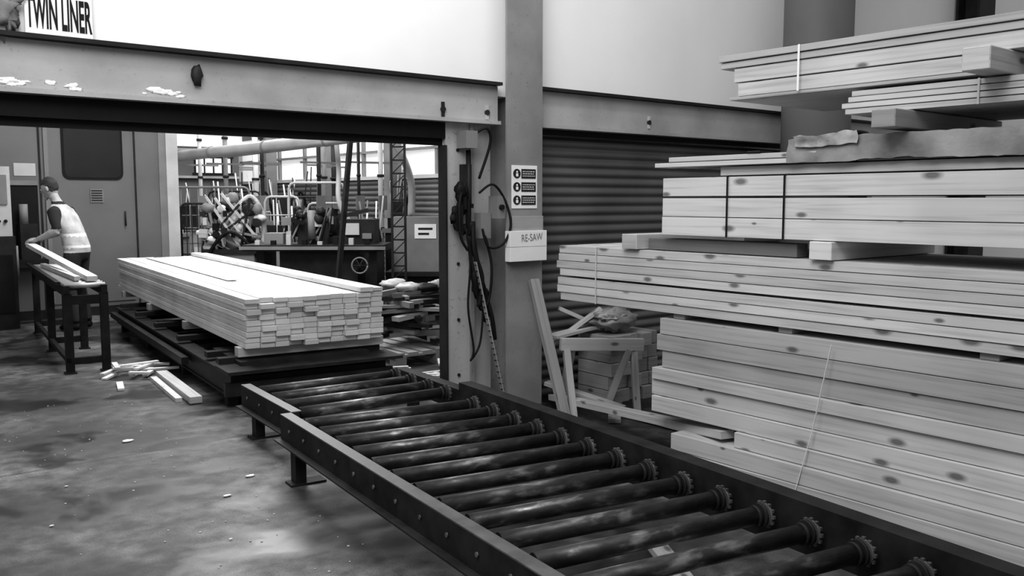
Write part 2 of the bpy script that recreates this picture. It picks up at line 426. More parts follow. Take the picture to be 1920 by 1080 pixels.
conveyor('roller_conveyor',(2.29,4.82,0),rad(-5),.95,1.10,.295,4,rad(-1),(.70,),guard=.0,first=.10,spacing=.245)
b=MB(); b.beam((2.2,2.1,.02),(3.0,1.9,.02),.10,.03,M_woodw); b.beam((2.3,1.6,.055),(2.9,2.6,.055),.08,.03,M_woodg); b.build('offcut_board')

# ------------------------------------------------------------------ lift deck + timber pack
HP=rad(-6.4)
b=MB()
W=1.25; L=4.9
for x in (0,W-.08):
    b.bb(x,x+.08,0,L,.10,.26,M_rail); b.bb(x-.03,x+.11,0,L,.26,.275,M_rail); b.bb(x-.02,x+.1,0,L,.09,.10,M_rail)
for y in (.0,.7,1.5,2.5,3.5,4.7):
    b.bb(.08,W-.08,y,y+.08,.12,.24,M_rail)
for y in (.15,1.6,3.2,4.7):
    for x in (.04,W-.04): b.bb(x-.04,x+.04,y-.04,y+.04,0,.1,M_rail)
b.bb(-.05,W+.05,-.03,.02,.10,.20,M_dark); b.bb(-.05,W+.10,-.12,.25,.275,.30,M_dark)
b.bb(.1,W-.1,.1,.9,.30,.33,M_dark)
b.bb(-.09,-.03,1.2,L,.16,.22,M_dark)
for y in (.25,.6,1.6,2.6,3.6,4.5): b.bb(-.02,W+.06,y,y+.09,.30,.345,M_dark)
b.build('lift_table',(2.50,6.40,0),HP)
b=MB()
PW=1.13
for y in (.12,1.9,3.6,5.2): b.bb(-.03,PW+.05,y,y+.1,.347,.42,M_woodw if y<1 else M_wood,.65)
rows=9; cols=10; cw=PW/cols; rh=.39/rows
for r in range(rows):
    sh=R.uniform(-.008,.008)
    for c in range(cols):
        j=R.uniform(-.03,.03)+ (0.02 if (r+c)%2 else 0)
        zt=.42+(r+1)*rh-.0018-(R.uniform(0,.006) if r==rows-1 else 0)
        b.bb(c*cw+sh+.002,(c+1)*cw+sh-.002,j,5.65+R.uniform(-.04,.06),.42+r*rh+.0018,zt,M_woodw,R.uniform(.82,1.04))
b.bb(.92,1.03,-.03,5.7,.812,.85,M_woodw,.95); b.bb(1.035,1.13,.0,5.72,.812,.84,M_woodw,.8)
b.bb(.3,.40,1.6,5.5,.812,.818,M_woodw,.75)
b.build('timber_pack',(2.66,6.48,0),HP,bevel=.002)

b=MB()
b.beam((2.36,6.75,.03),(2.50,8.0,.03),.09,.05,M_wood,.9); b.beam((2.28,6.9,.015),(2.40,7.9,.015),.05,.03,M_woodw,.8)
b.build('loose_plank')
b=MB()
for i in range(13):
    x=R.uniform(2.1,2.6); y=R.uniform(8.0,8.5); a=R.uniform(0,3.1); l=R.uniform(.08,.18)
    z=.012+.006*i
    b.beam((x-l*math.cos(a),y-l*math.sin(a),z),(x+l*math.cos(a),y+l*math.sin(a),z+R.uniform(0,.01)),.045,.018,M_woodw,R.uniform(.8,1.05))
b.beam((2.05,7.6,.012),(2.12,7.9,.012),.05,.018,M_woodw)
b.build('timber_scraps')
b=MB()
for (x,y,r) in ((1.63,5.95,.03),(1.95,4.75,.025),(1.72,4.5,.02),(.9,4.6,.01),(1.5,3.9,.008),(1.1,5.2,.01)):
    b.sph((x,y,.006),r,M_white,8,5,(1.2,.7,.25),jit=.6)
for i in range(110):
    b.sph((R.uniform(.9,2.0),R.uniform(3.2,7.5),.002),R.uniform(.003,.007),M_light,6,4,(1,1,.4),jit=.5)
b.build('wood_chips')

# ------------------------------------------------------------------ outfeed stand, big machine, control cabinet
b=MB()
HL=3.0; w=.36
for y in (0.03,1.45,HL-.05):
    for x in (-w/2+.03,w/2-.03):
        b.bb(x-.035,x+.035,y-.03,y+.03,0,.72,M_rail); b.bb(x-.05,x+.05,y-.05,y+.05,0,.012,M_dark)
    b.bb(-w/2,w/2,y-.025,y+.025,.08,.14,M_rail); b.bb(-w/2,w/2,y-.025,y+.025,.62,.70,M_rail)
for x in (-w/2,w/2-.05): b.bb(x,x+.05,0,HL,.70,.79,M_rail)
b.bb(-w/2-.06,-w/2-.02,0,HL,.80,.83,M_rail); b.bb(-w/2,-w/2+.04,.0,HL,.10,.14,M_rail)
y=.06
while y<HL: b.cyl((-w/2+.01,y,.785),(w/2-.01,y,.785),.022,M_galv,12); y+=.15
b.build('roller_stand',(2.06,8.62,0),rad(-6.2))
b=MB(); b.beam((2.16,8.78,.835),(2.235,11.80,1.025),.09,.045,M_woodw); b.beam((2.06,8.9,.832),(2.2,11.0,.832),.05,.04,M_woodw,.8); b.build('sawn_board')

b=MB(); MY=12.9
b.bb(1.0,4.2,MY,15.5,0.05,3.2,M_mach); b.bb(4.2,4.36,MY-.03,15.5,0.0,3.2,M_light); b.bb(4.10,4.2,MY-.02,MY,0,3.2,M_mid)
b.bb(1.0,4.2,MY-.02,MY+.05,0,.12,M_dark)
for x in (2.60,3.78): b.bb(x-.012,x+.012,MY-.012,MY,.12,3.2,M_dark)
b.bb(2.66,3.72,MY-.015,MY,.18,3.15,M_mach)
b.bb(2.65,2.70,MY-.03,MY,.2,3.1,M_mid)
def rrect(bm,x0,x1,z0,z1,y,r,mat,th=.02):
    pts=[]
    for cx,cz,a0 in ((x1-r,z1-r,0),(x0+r,z1-r,90),(x0+r,z0+r,180),(x1-r,z0+r,270)):
        for k in range(5):
            a=rad(a0+22.5*k); pts.append((cx+r*math.cos(a),cz+r*math.sin(a)))
    base=len(bm.V); n=len(pts)
    for p in pts: bm.V.append((p[0],y-th,p[1]))
    for p in pts: bm.V.append((p[0],y,p[1]))
    bm.face([base+i for i in range(n)],[(0,0)]*n,mat)
    for i in range(n):
        k=(i+1)%n; bm.face([base+i,base+n+i,base+n+k,base+k],[(0,0)]*4,mat)
rrect(b,2.86,3.62,1.82,2.66,MY-.015,.09,M_black,.015); rrect(b,2.89,3.59,1.85,2.63,MY-.03,.07,M_glass,.004)
b.bb(3.19,3.35,MY-.03,MY-.015,1.52,1.70,M_mid)
for k in range(5): b.bb(3.2,3.34,MY-.035,MY-.03,1.54+k*.032,1.555+k*.032,M_dark)
b.bb(2.3,2.55,MY-.01,MY,1.86,2.02,M_light)
b.cyl((3.62,MY-.05,1.2),(3.62,MY-.05,1.4),.012,M_dark,8)
b.bb(2.2,2.56,MY-.02,MY,.80,1.74,M_black); b.bb(2.16,2.6,MY-.25,MY,.70,.80,M_dark); b.bb(2.3,2.5,MY-.22,MY-.02,.8,1.25,M_dark)  # first box: flat black plate painting the darkness of the infeed recess
b.cyl((2.36,MY-.15,1.25),(2.36,MY-.15,1.5),.05,M_mid,12)
b.bb(2.0,2.56,MY-.04,MY,1.74,1.80,M_mid)
b.build('moulding_machine')
b=MB(); b.bb(1.7,2.14,12.1,12.6,0,1.12,M_dark); b.bb(1.75,2.12,12.15,12.5,1.12,1.95,M_light); b.bb(1.80,2.08,12.13,12.15,1.5,1.85,M_mid)
b.bb(1.8,2.1,12.09,12.1,.2,.9,M_black)
for k in range(4): b.cyl((1.84+.07*k,12.14,1.3),(1.84+.07*k,12.12,1.3),.02,M_black,10)
b.cyl((2.16,12.2,.6),(2.16,12.2,1.0),.02,M_mid,8)
b.build('control_cabinet')

# ------------------------------------------------------------------ right timber stack
def pack(b,x0,x1,y0,y1,z0,heights,cols,mat,jy=.03,jx=.006,tl=.85,th=1.1,gap=.004):
    z=z0
    for h in heights:
        if h<0: z+=-h; continue
        sx=R.uniform(-jx,jx); cw=(x1-x0)/cols; sy=R.uniform(-jy,jy)
        for c in range(cols):
            b.bb(x0+c*cw+sx+.001,x0+(c+1)*cw+sx-.001,y0+R.uniform(-jy,jy),y1+sy+R.uniform(-jy,jy)*.6,z+gap/2,z+h-gap/2,mat,R.uniform(tl,th))
        z+=h
    return z
XS=3.90; Y0=-0.9
b=MB()
for y in (-.5,.8,2.0,3.0): b.bb(3.86,4.9,y,y+.1,0,.05,M_woodg,.6)
pack(b,3.82,4.9,Y0,3.29,.05,[.095,.095],6,M_wood,.01,.006)
pack(b,3.845,4.9,Y0,2.88,.24,[.085],6,M_wood,.01)
pack(b,XS-.02,4.9,Y0,3.48,.325,[.095,.095,.07],6,M_wood,.02,.012,.75,1.05)
z=pack(b,XS+.0,4.9,Y0,3.46,.585,[.10,.095,.095],6,M_woodg,.02,.010,1.0,1.25)
for y in (.2,1.6,2.6,3.3): b.bb(3.93,4.9,y,y+.08,z,z+.028,M_woodg,.7)
b.beam((3.86,2.335,.86),(3.845,2.41,.44),.014,.003,M_white); b.beam((3.845,2.41,.44),(3.808,2.49,.05),.014,.003,M_white)
b.build('timber_stack',bevel=.003)
b=MB()
zm=.905
z=pack(b,XS,4.9,Y0,4.33,zm,[.05,.05,.05,-.010,.048,.048,.048,.05],6,M_wood,.02,.006,.85,1.12)
b.bb(XS-.010,XS-.008,3.975,3.985,zm,z,M_light); b.bb(XS-.008,4.9,3.975,3.985,z,z+.002,M_light)
b.build('timber_pack',bevel=.002); ZM=z
b=MB()
for y,w_,m in ((3.62,.12,M_wood),(2.36,.12,M_woodw),(1.2,.12,M_wood),(0.1,.1,M_wood)):
    b.bb(XS-.03,4.9,y,y+w_,ZM+.003,1.35,m,.9)
b.bb(XS+.05,XS+.15,2.6,3.6,ZM+.003,1.33,M_woodg,.35)
b.build('bearer_timbers',bevel=.003)
b=MB()
z=pack(b,XS,4.9,Y0,3.45,1.352,[.105,.105,-.008,.105],5,M_wood,.015,.003,1.0,1.15)
for y in (2.99,2.64,0.4):
    b.bb(XS-.008,XS-.005,y,y+.012,1.352,z,M_black); b.bb(XS-.008,4.9,y,y+.012,z,z+.003,M_black)
b.build('timber_pack',bevel=.003); Z3=z
b=MB()
pack(b,XS+.02,4.85,Y0,3.08,Z3+.004,[.05],6,M_wood,.04,.004)
pack(b,XS-.02,4.6,2.3,3.5,Z3+.056,[.028,.03],5,M_wood,.10,.006)
b.bb(XS-.03,XS+.08,2.78,2.86,Z3+.116,Z3+.126,M_dark)
pack(b,XS+.0,4.85,Y0,2.25,Z3+.056,[.05,.055],6,M_woodg,.04,.004,.6,.8)
b.build('loose_boards',bevel=.002)
b=MB()
def crumple(b,x0,x1,y0,y1,z0,z1,mat,amp=.02,step=.045):
    nx=max(2,int((x1-x0)/step)); ny=int((y1-y0)/step); nz=max(2,int((z1-z0)/step*1.5))
    def grid(fn,nu,nv):
        base=len(b.V)
        for i in range(nu+1):
            for j in range(nv+1):
                p=Vector(fn(i/nu,j/nv)); q=Vector((p.x*5,p.y*3,p.z*9))
                d=Vector((mnoise.noise(q),mnoise.noise(q+Vector((9,0,0))),mnoise.noise(q+Vector((0,9,0)))))
                d+=.5*Vector((mnoise.noise(p*19),mnoise.noise(p*19+Vector((5,0,0))),mnoise.noise(p*19+Vector((0,5,0)))))
                b.V.append(tuple(p+d*amp))
        for i in range(nu):
            for j in range(nv):
                a=base+i*(nv+1)+j; b.face([a,a+1,a+nv+2,a+nv+1],[(0,0)]*4,mat,1,0,True)
    grid(lambda u,v:(x0,y1+(y0-y1)*u,z0+(z1-z0)*v),ny,nz)
    grid(lambda u,v:(x0+(x1-x0)*v,y1+(y0-y1)*u,z1),ny,nx)
    grid(lambda u,v:(x0+(x1-x0)*u,y1,z0+(z1-z0)*v),nx,nz)
crumple(b,XS-.03,4.88,Y0,2.62,Z3+.06,1.845,M_plast,.014,.03)
crumple(b,XS-.05,4.1,2.25,2.58,Z3+.13,1.862,M_bag,.02,.014)
b.build('plastic_wrap')
b=MB()
b.bb(XS-.16,4.8,2.0,2.11,1.865,1.945,M_woodg,.8); b.bb(XS-.02,4.8,.3,.4,1.865,1.945,M_woodg,.8)
b.build('bearer_timbers',bevel=.004)
b=MB()
z=pack(b,XS,4.8,Y0,2.33,1.948,[.027,.027,.027,.027],6,M_wood,.02,.004,.75,.95)
b.bb(XS-.006,XS-.004,1.72,1.73,1.948,z,M_light)
b.build('timber_pack',bevel=.002)
b=MB()
b.bb(XS-.2,4.8,1.60,1.71,2.062,2.155,M_wood,.95); b.bb(XS,4.8,.0,.1,2.062,2.155,M_wood,.9)
b.build('bearer_timbers',bevel=.004)
b=MB()
b.bb(XS,4.8,1.73,3.0,2.07,2.085,M_wood,.7)
pack(b,XS+.0,4.8,1.73,2.97,2.086,[.07],5,M_wood,.02,.004,.85,1.0)
z=pack(b,XS+.0,4.8,Y0,2.98,2.158,[.075],5,M_wood,.02,.004,.9,1.05)
z=pack(b,XS-.015,4.8,Y0,3.05,z,[.035,.035],5,M_wood,.02,.006,.7,.95)
b.bb(XS-.024,XS-.021,2.57,2.582,2.08,z,M_white)
b.build('timber_pack',bevel=.002)

# ------------------------------------------------------------------ clutter behind stack
b=MB()
for i in range(5):
    for j in range(5):
        b.bb(4.80+i*.11,4.905+i*.11,4.74+R.uniform(-.03,.03),5.1,.0+j*.105,.1+j*.105,M_wood,R.uniform(.45,.75))
b.build('offcut_stack',bevel=.003)
b=MB()
b.sph((5.0,4.90,.625),.16,M_plast,28,16,(1.3,.9,.55),jit=.5,freq=3)
b.sph((4.92,4.86,.66),.10,M_bag,20,12,(1.2,.8,.4),jit=.7,freq=5)
b.build('waste_sack')
b=MB()
b.beam((4.19,4.57,.0),(4.245,4.99,.97),.075,.045,M_woodg,.75); b.build('leaning_prop',bevel=.003)
b=MB()
b.beam((4.36,4.82,.50),(4.96,4.56,.47),.09,.05,M_wood,.95,roll=rad(90))
b.beam((4.40,4.80,.46),(4.30,4.61,0),.05,.05,M_wood,.7); b.beam((4.45,4.80,.46),(4.50,4.96,0),.05,.05,M_wood,.6)
b.beam((4.90,4.60,.44),(4.80,4.46,0),.05,.05,M_wood,.7); b.beam((4.85,4.60,.44),(4.72,4.7,0),.05,.05,M_wood,.6)
b.build('saw_horse',bevel=.002)
b=MB()
b.beam((4.42,4.98,.53),(5.2,5.0,.60),.12,.025,M_wood,.95)
b.beam((4.5,5.08,.45),(4.85,4.9,.72),.05,.03,M_wood,1.0); b.beam((4.6,5.1,.72),(4.9,4.95,.57),.05,.03,M_wood,.8)
b.beam((4.5,5.05,.05),(3.90,2.96,.285),.09,.045,M_wood,.9); b.beam((4.62,4.6,.03),(4.6,3.7,.03),.1,.03,M_wood,.75)
b.beam((4.45,5.08,.16),(4.7,4.5,.03),.08,.03,M_wood,.85); b.beam((4.4,4.3,.02),(4.6,4.5,.02),.09,.03,M_wood,.6)
b.build('loose_plank',bevel=.002)

# ------------------------------------------------------------------ inner hall
b=MB()
for y in (7.05,7.45,7.85):
    for x in (4.35,4.8,5.25): b.bb(x-.06,x+.06,y-.05,y+.05,.02,.1,M_woodg,.7)
    b.bb(4.28,5.32,y-.05,y+.05,.1,.12,M_woodg,.7)
for k in range(7): b.bb(4.28+k*.155,4.39+k*.155,7.0,7.9,.12,.14,M_woodg,R.uniform(.6,.9))
for x in (4.35,4.8,5.25): b.bb(x-.05,x+.05,7.0,7.9,0,.02,M_woodg,.7)
b.build('pallet')
b=MB()
for i in range(50):
    z=.19+.0095*i; x=R.uniform(4.5,5.1); y=R.uniform(7.25,7.7); a=R.uniform(-.6,.6)+ (1.57 if i%3==0 else 0); l=R.uniform(.14,.36)
    b.beam((x-l*math.cos(a),y-l*math.sin(a),z),(x+l*math.cos(a),y+l*math.sin(a),z+R.uniform(-.03,.03)),R.uniform(.04,.1),R.uniform(.025,.06),(M_dark,M_wood,M_dark,M_mid)[i%4],R.uniform(.3,.8))
for i in range(9): b.sph((R.uniform(4.5,5.1),R.uniform(7.3,7.8),.66+R.uniform(0,.05)),R.uniform(.06,.1),(M_bag,M_plast,M_dark)[i%3],14,10,(1.5,1,.6),jit=.4)
b.build('scrap_pile')
b=MB()
for i in range(16):
    x=R.uniform(4.1,5.0); y=R.uniform(6.3,6.8); a=R.uniform(-1,1.5); l=R.uniform(.05,.16)
    b.beam((x-l*math.cos(a),y-l*math.sin(a),.012+.004*i),(x+l*math.cos(a),y+l*math.sin(a),.014+.004*i),.04,.02,M_woodw,R.uniform(.5,.9))
b.build('timber_scraps')
b=MB()
b.bb(-.95,.85,-.4,.4,.90,.98,M_dark); b.bb(-.98,.88,-.43,-.40,.92,.96,M_mid); b.bb(-.5,.5,-.3,.3,.1,.9,M_dark); b.bb(-.6,.6,-.35,.35,0,.1,M_dark)
b.bb(-.8,-.7,-.3,.3,0,.9,M_dark); b.bb(.65,.75,-.3,.3,0,.9,M_dark)
b.bb(-.3,.1,-.15,.25,.98,1.25,M_dark); b.cyl((-.38,.0,1.2),(.2,.0,1.2),.13,M_dark,20); b.cyl((-.1,-.2,1.05),(-.1,-.2,1.42),.05,M_mid,12)
for i in range(16): b.sph((-.12+R.uniform(-.3,.3),R.uniform(-.2,.1),1.22+R.uniform(-.18,.22)),R.uniform(.03,.075),(M_black,M_dark,M_mid,M_dark)[i%4 if i%5 else 0],10,8,jit=.3)
for i in range(8): b.box((-.12+R.uniform(-.35,.35),R.uniform(-.25,0),1.1+R.uniform(-.05,.25)),(R.uniform(.05,.14),.1,R.uniform(.05,.15)),R.uniform(-.4,.4),(M_dark,M_mid,M_light,M_black)[i%4])
for i in range(6): b.beam((-.4+R.uniform(0,.5),-.2,1.0),(-.4+R.uniform(0,.6),-.15,1.45),.02,.02,(M_dark,M_mid)[i%2])
b.bb(.3,.7,-.1,.3,.98,1.30,M_dark); b.bb(.32,.5,-.13,-.1,1.1,1.25,M_light); b.bb(.54,.66,-.13,-.1,1.05,1.12,M_mid); b.bb(-.75,-.5,-.1,.2,.98,1.12,M_mid)
b.beam((.1,0,1.3),(.6,0,1.42),.06,.05,M_dark)
for k in range(8): b.bb(-.8+.2*k,-.74+.2*k,-.35,-.28,.98,1.0+R.uniform(0,.1),M_black if k%2 else M_light)
ctr=Vector((.55,-.42,.72)); pts=[ctr+Vector((.10*math.cos(2*math.pi*k/20),0,.10*math.sin(2*math.pi*k/20))) for k in range(21)]
b.sweep(pts,.011,M_mid,8)
for k in range(3):
    a=math.pi*k/3; b.cyl(ctr-Vector((.10*math.cos(a),0,.10*math.sin(a))),ctr+Vector((.10*math.cos(a),0,.10*math.sin(a))),.008,M_dark,6)
b.build('spindle_moulder',(5.50,10.75,0),rad(-39))
b=MB()
b.bb(-.35,.35,-.25,.25,0,.8,M_mid); b.bb(-.38,.38,-.28,.28,.8,.86,M_dark); b.cyl((0,0,.86),(0,0,1.2),.12,M_light,16)
for i in range(60):
    u=R.gauss(0,.2); zc=1.12+R.uniform(-.3,.5-.5*abs(u))
    b.sph((u,R.uniform(-.2,.2),zc),R.uniform(.035,.085),(M_light,M_dark,M_white,M_mid,M_black,M_bag)[i%6],12,9,(R.uniform(.7,1.6),1,R.uniform(.7,1.4)),jit=.3,freq=3)
for i in range(14): b.beam((R.uniform(-.4,.4),-.2,R.uniform(.7,1.2)),(R.uniform(-.45,.45),-.2,R.uniform(1.0,1.65)),.03,.03,(M_dark,M_mid,M_light)[i%3])
for i in range(10): b.box((R.uniform(-.4,.4),-.22,R.uniform(.8,1.4)),(R.uniform(.05,.14),.05,R.uniform(.05,.12)),R.uniform(-.3,.3),(M_dark,M_light,M_black)[i%3])
b.curve([(-.35,-.1,.3),(-.42,-.1,.8),(-.35,0,1.2),(-.2,0,1.5),(.0,0,1.4)],.03,M_dark,12)
b.curve([(.0,0,1.4),(.25,0,1.6),(.45,-.1,1.3),(.42,-.1,.8)],.035,M_bag,12)
b.curve([(-.2,-.3,.1),(-.3,-.3,.7),(0,-.3,1.1),(.3,-.25,.9),(.5,-.2,.5)],.025,M_black,10)
b.build('wrapped_sanding_machine',(5.0,12.5,0),rad(-39))
e=empty('electrical_cabinet',(6.95,10.65,0),rad(-39))
b=MB(); b.bb(-.35,.35,-.2,.2,.55,1.32,M_mid); b.bb(-.35,.35,-.2,.2,0,.55,M_dark); b.bb(-.05,.25,-.21,-.2,1.02,1.22,M_white); b.bb(-.0,.2,-.213,-.21,1.14,1.17,M_dark); b.bb(-.0,.15,-.213,-.21,1.07,1.10,M_dark)
b.bb(-.45,.45,-.3,.3,.50,.56,M_dark); b.build('body',parent=e)
b=MB()
for x in (-.08,.08): b.bb(x-.014,x+.014,-.014,.014,0,3.2,M_dark)
z=.1
while z<3.1:
    b.bb(-.08,.08,-.01,.01,z,z+.02,M_dark); b.beam((-.08,0,z),(.08,0,z+.16),.012,.012,M_dark); z+=.16
b.build('lattice_mast',(5.80,9.35,0),rad(-39))
b=MB(); b.beam((4.72,9.03,0),(5.02,9.04,2.5),.05,.05,M_dark); b.bb(4.62,4.82,8.93,9.13,0,.02,M_dark); b.build('inclined_post')
b=MB()
b.cyl((4.6,16.5,2.2),(6.3,9.3,2.44),.085,M_galv,20)
for k in range(6):
    p=Vector((4.6,16.5,2.2)).lerp(Vector((6.3,9.3,2.44)),k/5.5); q=p+Vector((1.7,-7.2,.24)).normalized()*.04; b.cyl(p,q,.095,M_mid,20)
b.build('extraction_duct')
b=MB(); b.cyl((5.3,13.6,2.25),(7.7,12.5,2.6),.06,M_galv,18); b.build('extraction_duct')
b=MB(); b.curve([(6.35,10.55,2.5),(6.55,10.5,2.2),(6.75,10.55,1.8),(6.78,10.6,1.34)],.05,M_galv,14); b.build('flexible_hose')
b=MB(); b.curve([(6.1,11.5,2.6),(6.15,11.5,2.0),(6.1,11.4,1.5),(6.3,11.3,1.0),(6.3,11.3,.0)],.035,M_light,12); b.build('flexible_hose')
for (x,y,r,m) in ((5.75,13.2,.03,M_dark),(5.45,13.9,.035,M_mid),(6.9,13.4,.04,M_mid),(7.1,11.95,.04,M_light),(6.35,12.5,.03,M_dark),(6.75,12.0,.025,M_dark),(7.3,9.2,.04,M_dark),(6.5,15.2,.05,M_light),(5.9,13.6,.02,M_light),(7.4,14.0,.05,M_dark),(6.9,16.2,.03,M_mid),(5.3,14.6,.03,M_light)):
    b=MB(); b.cyl((x,y,0),(x,y,3.2),r,m,10)
    for z in (1.1,1.9,2.5): b.cyl((x,y,z),(x,y,z+.04),r*1.4,M_dark,10)
    b.bb(x-.07,x+.07,y-.03-r,y-r,1.4,1.62,M_mid); b.bb(x-.3,x+.3,y-.015,y+.015,2.1,2.13,M_mid); b.build('pipe_riser')
def uframe(x,y,w,h,a,bars=0,r=.018,mat=M_light,vb=0):
    b=MB()
    P=lambda u,z:Vector((u,0,z))
    b.sweep([P(-w/2,0),P(-w/2,h-.08),P(-w/2+.03,h-.02),P(-w/2+.08,h),P(w/2-.08,h),P(w/2-.03,h-.02),P(w/2,h-.08),P(w/2,0)],r,mat,8)
    for k in range(bars): b.cyl(P(-w/2,h*(k+1)/(bars+1)),P(w/2,h*(k+1)/(bars+1)),r*.6,mat,6)
    for k in range(vb): b.cyl(P(-w/2+w*(k+1)/(vb+1),0),P(-w/2+w*(k+1)/(vb+1),h-.01),r*.4,mat,6)
    b.build('guard_rail',(x,y,0),a)
A=rad(-39)
uframe(5.2,13.9,1.2,1.75,A,3,vb=8,mat=M_mid); uframe(6.0,11.9,.8,1.8,A,1); uframe(6.95,14.1,.6,1.6,A,4,vb=5,mat=M_dark); uframe(4.72,13.3,.4,1.5,A,3,vb=4,mat=M_dark)
uframe(6.6,12.75,.6,1.5,A,3); uframe(7.45,10.2,.4,1.9,A,6,mat=M_dark,vb=3); uframe(6.1,15.2,.9,1.7,A,5,vb=6,mat=M_dark); uframe(5.65,12.3,.5,1.6,A,5,mat=M_light,vb=2)
def gen_machine(name,x,y,w,d,h,body,seed):
    r=random.Random(seed); b=MB(); mm=(M_dark,M_light,M_mid,M_black,M_white)
    b.bb(-w/2,w/2,-d/2,d/2,.06,h*.62,body); b.bb(-w/2-.04,w/2+.04,-d/2-.04,d/2+.04,h*.62,h*.66,M_mid); b.bb(-w/2+.05,w/2-.05,-d/2+.05,d/2-.05,0,.06,M_dark)
    b.bb(-w*.3,w*.15,-d*.3,d*.3,h*.66,h*.9,M_dark); b.cyl((-w*.3,0,h*.8),(w*.35,0,h*.8),h*.07,M_mid,14)
    for i in range(3): u=r.uniform(-w*.4,w*.2); b.bb(u,u+w*.2,-d/2-.015,-d/2,h*.2+r.uniform(0,h*.1),h*.4+r.uniform(0,h*.15),r.choice(mm))
    for i in range(22):
        u=r.uniform(-w/2,w/2); s=r.uniform(.02,.08); z0=h*.66
        b.box((u,r.uniform(-d*.4,d*.3),z0+s),(s*r.uniform(.6,2),s*1.5,s*2),r.uniform(0,1.5),r.choice(mm))
    for i in range(8):
        u=r.uniform(-w/2,w/2); b.cyl((u,0,h*.6),(u+r.uniform(-.15,.15),r.uniform(-.1,.1),h*r.uniform(.95,1.2)),.012,r.choice(mm),8)
    b.curve([(w*.2,-d*.3,h*.66),(w*.35,-d*.4,h*.95),(w*.5,-d*.3,h*.7),(w*.52,-d*.4,h*.3)],.025,M_black,8)
    b.build(name,(x,y,0),A)
gen_machine('planer',5.75,14.3,.9,.5,1.55,M_light,1)
gen_machine('band_resaw',7.0,15.0,.8,.6,1.8,M_dark,2)
gen_machine('cross_cut_saw',6.3,13.35,.6,.4,1.35,M_mid,3)
gen_machine('panel_saw',5.9,16.6,1.0,.6,1.6,M_light,4)
gen_machine('drill_press',7.4,11.9,.4,.4,1.7,M_dark,5)
gen_machine('mortiser',7.2,16.9,.8,.8,1.8,M_mid,6)
gen_machine('thicknesser',6.8,18.4,1.4,.8,1.6,M_light,7)
gen_machine('tenoner',6.6,11.6,.5,.4,1.35,M_dark,8)
gen_machine('edge_sander',5.0,15.6,.7,.5,1.5,M_mid,9)
gen_machine('router_table',5.85,12.85,.5,.4,1.3,M_light,10)

# ------------------------------------------------------------------ worker
def fuse(mb,name,voxel,parent,matfn,mats,smooth=4):
    o=mb.build(name,parent=parent)
    md=o.modifiers.new('r','REMESH'); md.mode='VOXEL'; md.voxel_size=voxel
    md2=o.modifiers.new('s','SMOOTH'); md2.factor=.6; md2.iterations=smooth
    bpy.context.view_layer.update()
    dg=bpy.context.evaluated_depsgraph_get(); me=bpy.data.meshes.new_from_object(o.evaluated_get(dg))
    o.modifiers.clear(); o.data=me; me.materials.clear()
    for m in mats: me.materials.append(m)
    for p in me.polygons: p.material_index=matfn(p.center); p.use_smooth=True
    return o
M_skin=paint('skin',.34,.5,var=.05,bump=0); M_hair=paint('hair',.03,.6,var=.3,scale=20); M_vest=paint('pale_vest',.42,.7,var=.3,scale=9); M_shirt=paint('dark_shirt',.02,.8,var=.2); M_trous=paint('dark_trousers',.025,.8,var=.2); M_refl=paint('vest_tape',.8,.4,var=.02)
wk=empty('worker',(2.70,11.62,0),rad(138))
b=MB()
def ell(b,rings,mat):
    base=len(b.V); seg=20
    for (x,y,z,rx,ry) in rings:
        for k in range(seg):
            a=2*math.pi*k/seg; b.V.append((x+rx*math.cos(a),y+ry*math.sin(a),z))
    for i in range(len(rings)-1):
        for k in range(seg):
            k2=(k+1)%seg; b.face([base+i*seg+k,base+i*seg+k2,base+(i+1)*seg+k2,base+(i+1)*seg+k],[(0,0)]*4,mat)
    b.face([base+k for k in range(seg)][::-1],[(0,0)]*seg,mat); n=len(rings)-1
    b.face([base+n*seg+k for k in range(seg)],[(0,0)]*seg,mat)
ell(b,[(-.01,0,.84,.10,.15),(-.01,0,.92,.135,.175),(.00,0,1.0,.145,.18),(.03,0,1.12,.135,.17),(.08,0,1.24,.14,.18),(.13,0,1.36,.135,.19),(.165,0,1.44,.11,.185),(.19,0,1.49,.08,.12),(.205,0,1.53,.06,.07)],M_shirt)
b.sweep([(.19,0,1.48),(.235,0,1.56),(.265,0,1.63)],[.065,.056,.055],M_skin,14)
for s_ in (1,-1):
    b.sweep([(-.0,.09*s_,.92),(.02,.11*s_,.72),(.04,.115*s_,.50),(.0,.12*s_,.30),(-.03,.125*s_,.10)],[.105,.09,.065,.062,.05],M_trous,16)
    b.sweep([(-.07,.125*s_,.045),(.0,.13*s_,.05),(.10,.14*s_,.04),(.17,.145*s_,.035)],[.04,.048,.042,.03],M_black,12)
b.sweep([(.15,.15,1.43),(.15,.205,1.41),(.11,.245,1.30),(.07,.27,1.20)],[.065,.072,.06,.046],M_shirt,14)
b.sweep([(.07,.27,1.20),(.14,.265,1.17),(.26,.235,1.12),(.36,.21,1.09)],[.048,.050,.040,.028],M_skin,14)
b.sweep([(.15,-.15,1.43),(.17,-.205,1.40),(.19,-.24,1.29),(.20,-.25,1.20)],[.06,.066,.055,.044],M_shirt,14)
b.sweep([(.20,-.25,1.20),(.28,-.22,1.16),(.38,-.14,1.12)],[.045,.038,.027],M_skin,14)
def bodymat(c):
    if c.z<.12: return 3
    if c.z>1.5 and c.x>.12: return 0 if c.z>1.535 else 1
    if abs(c.y)>.215-.06*max(0,min(1,(c.z-1.25)/.15)) and c.z>1.0:
        return 1 if (c.z>1.215 and c.x<.25) else 0
    if c.x>.225 and 1.0<c.z<1.25: return 0
    if c.z<.93: return 2
    if .98<c.z<1.02 or 1.12<c.z<1.16: return 5
    return 4
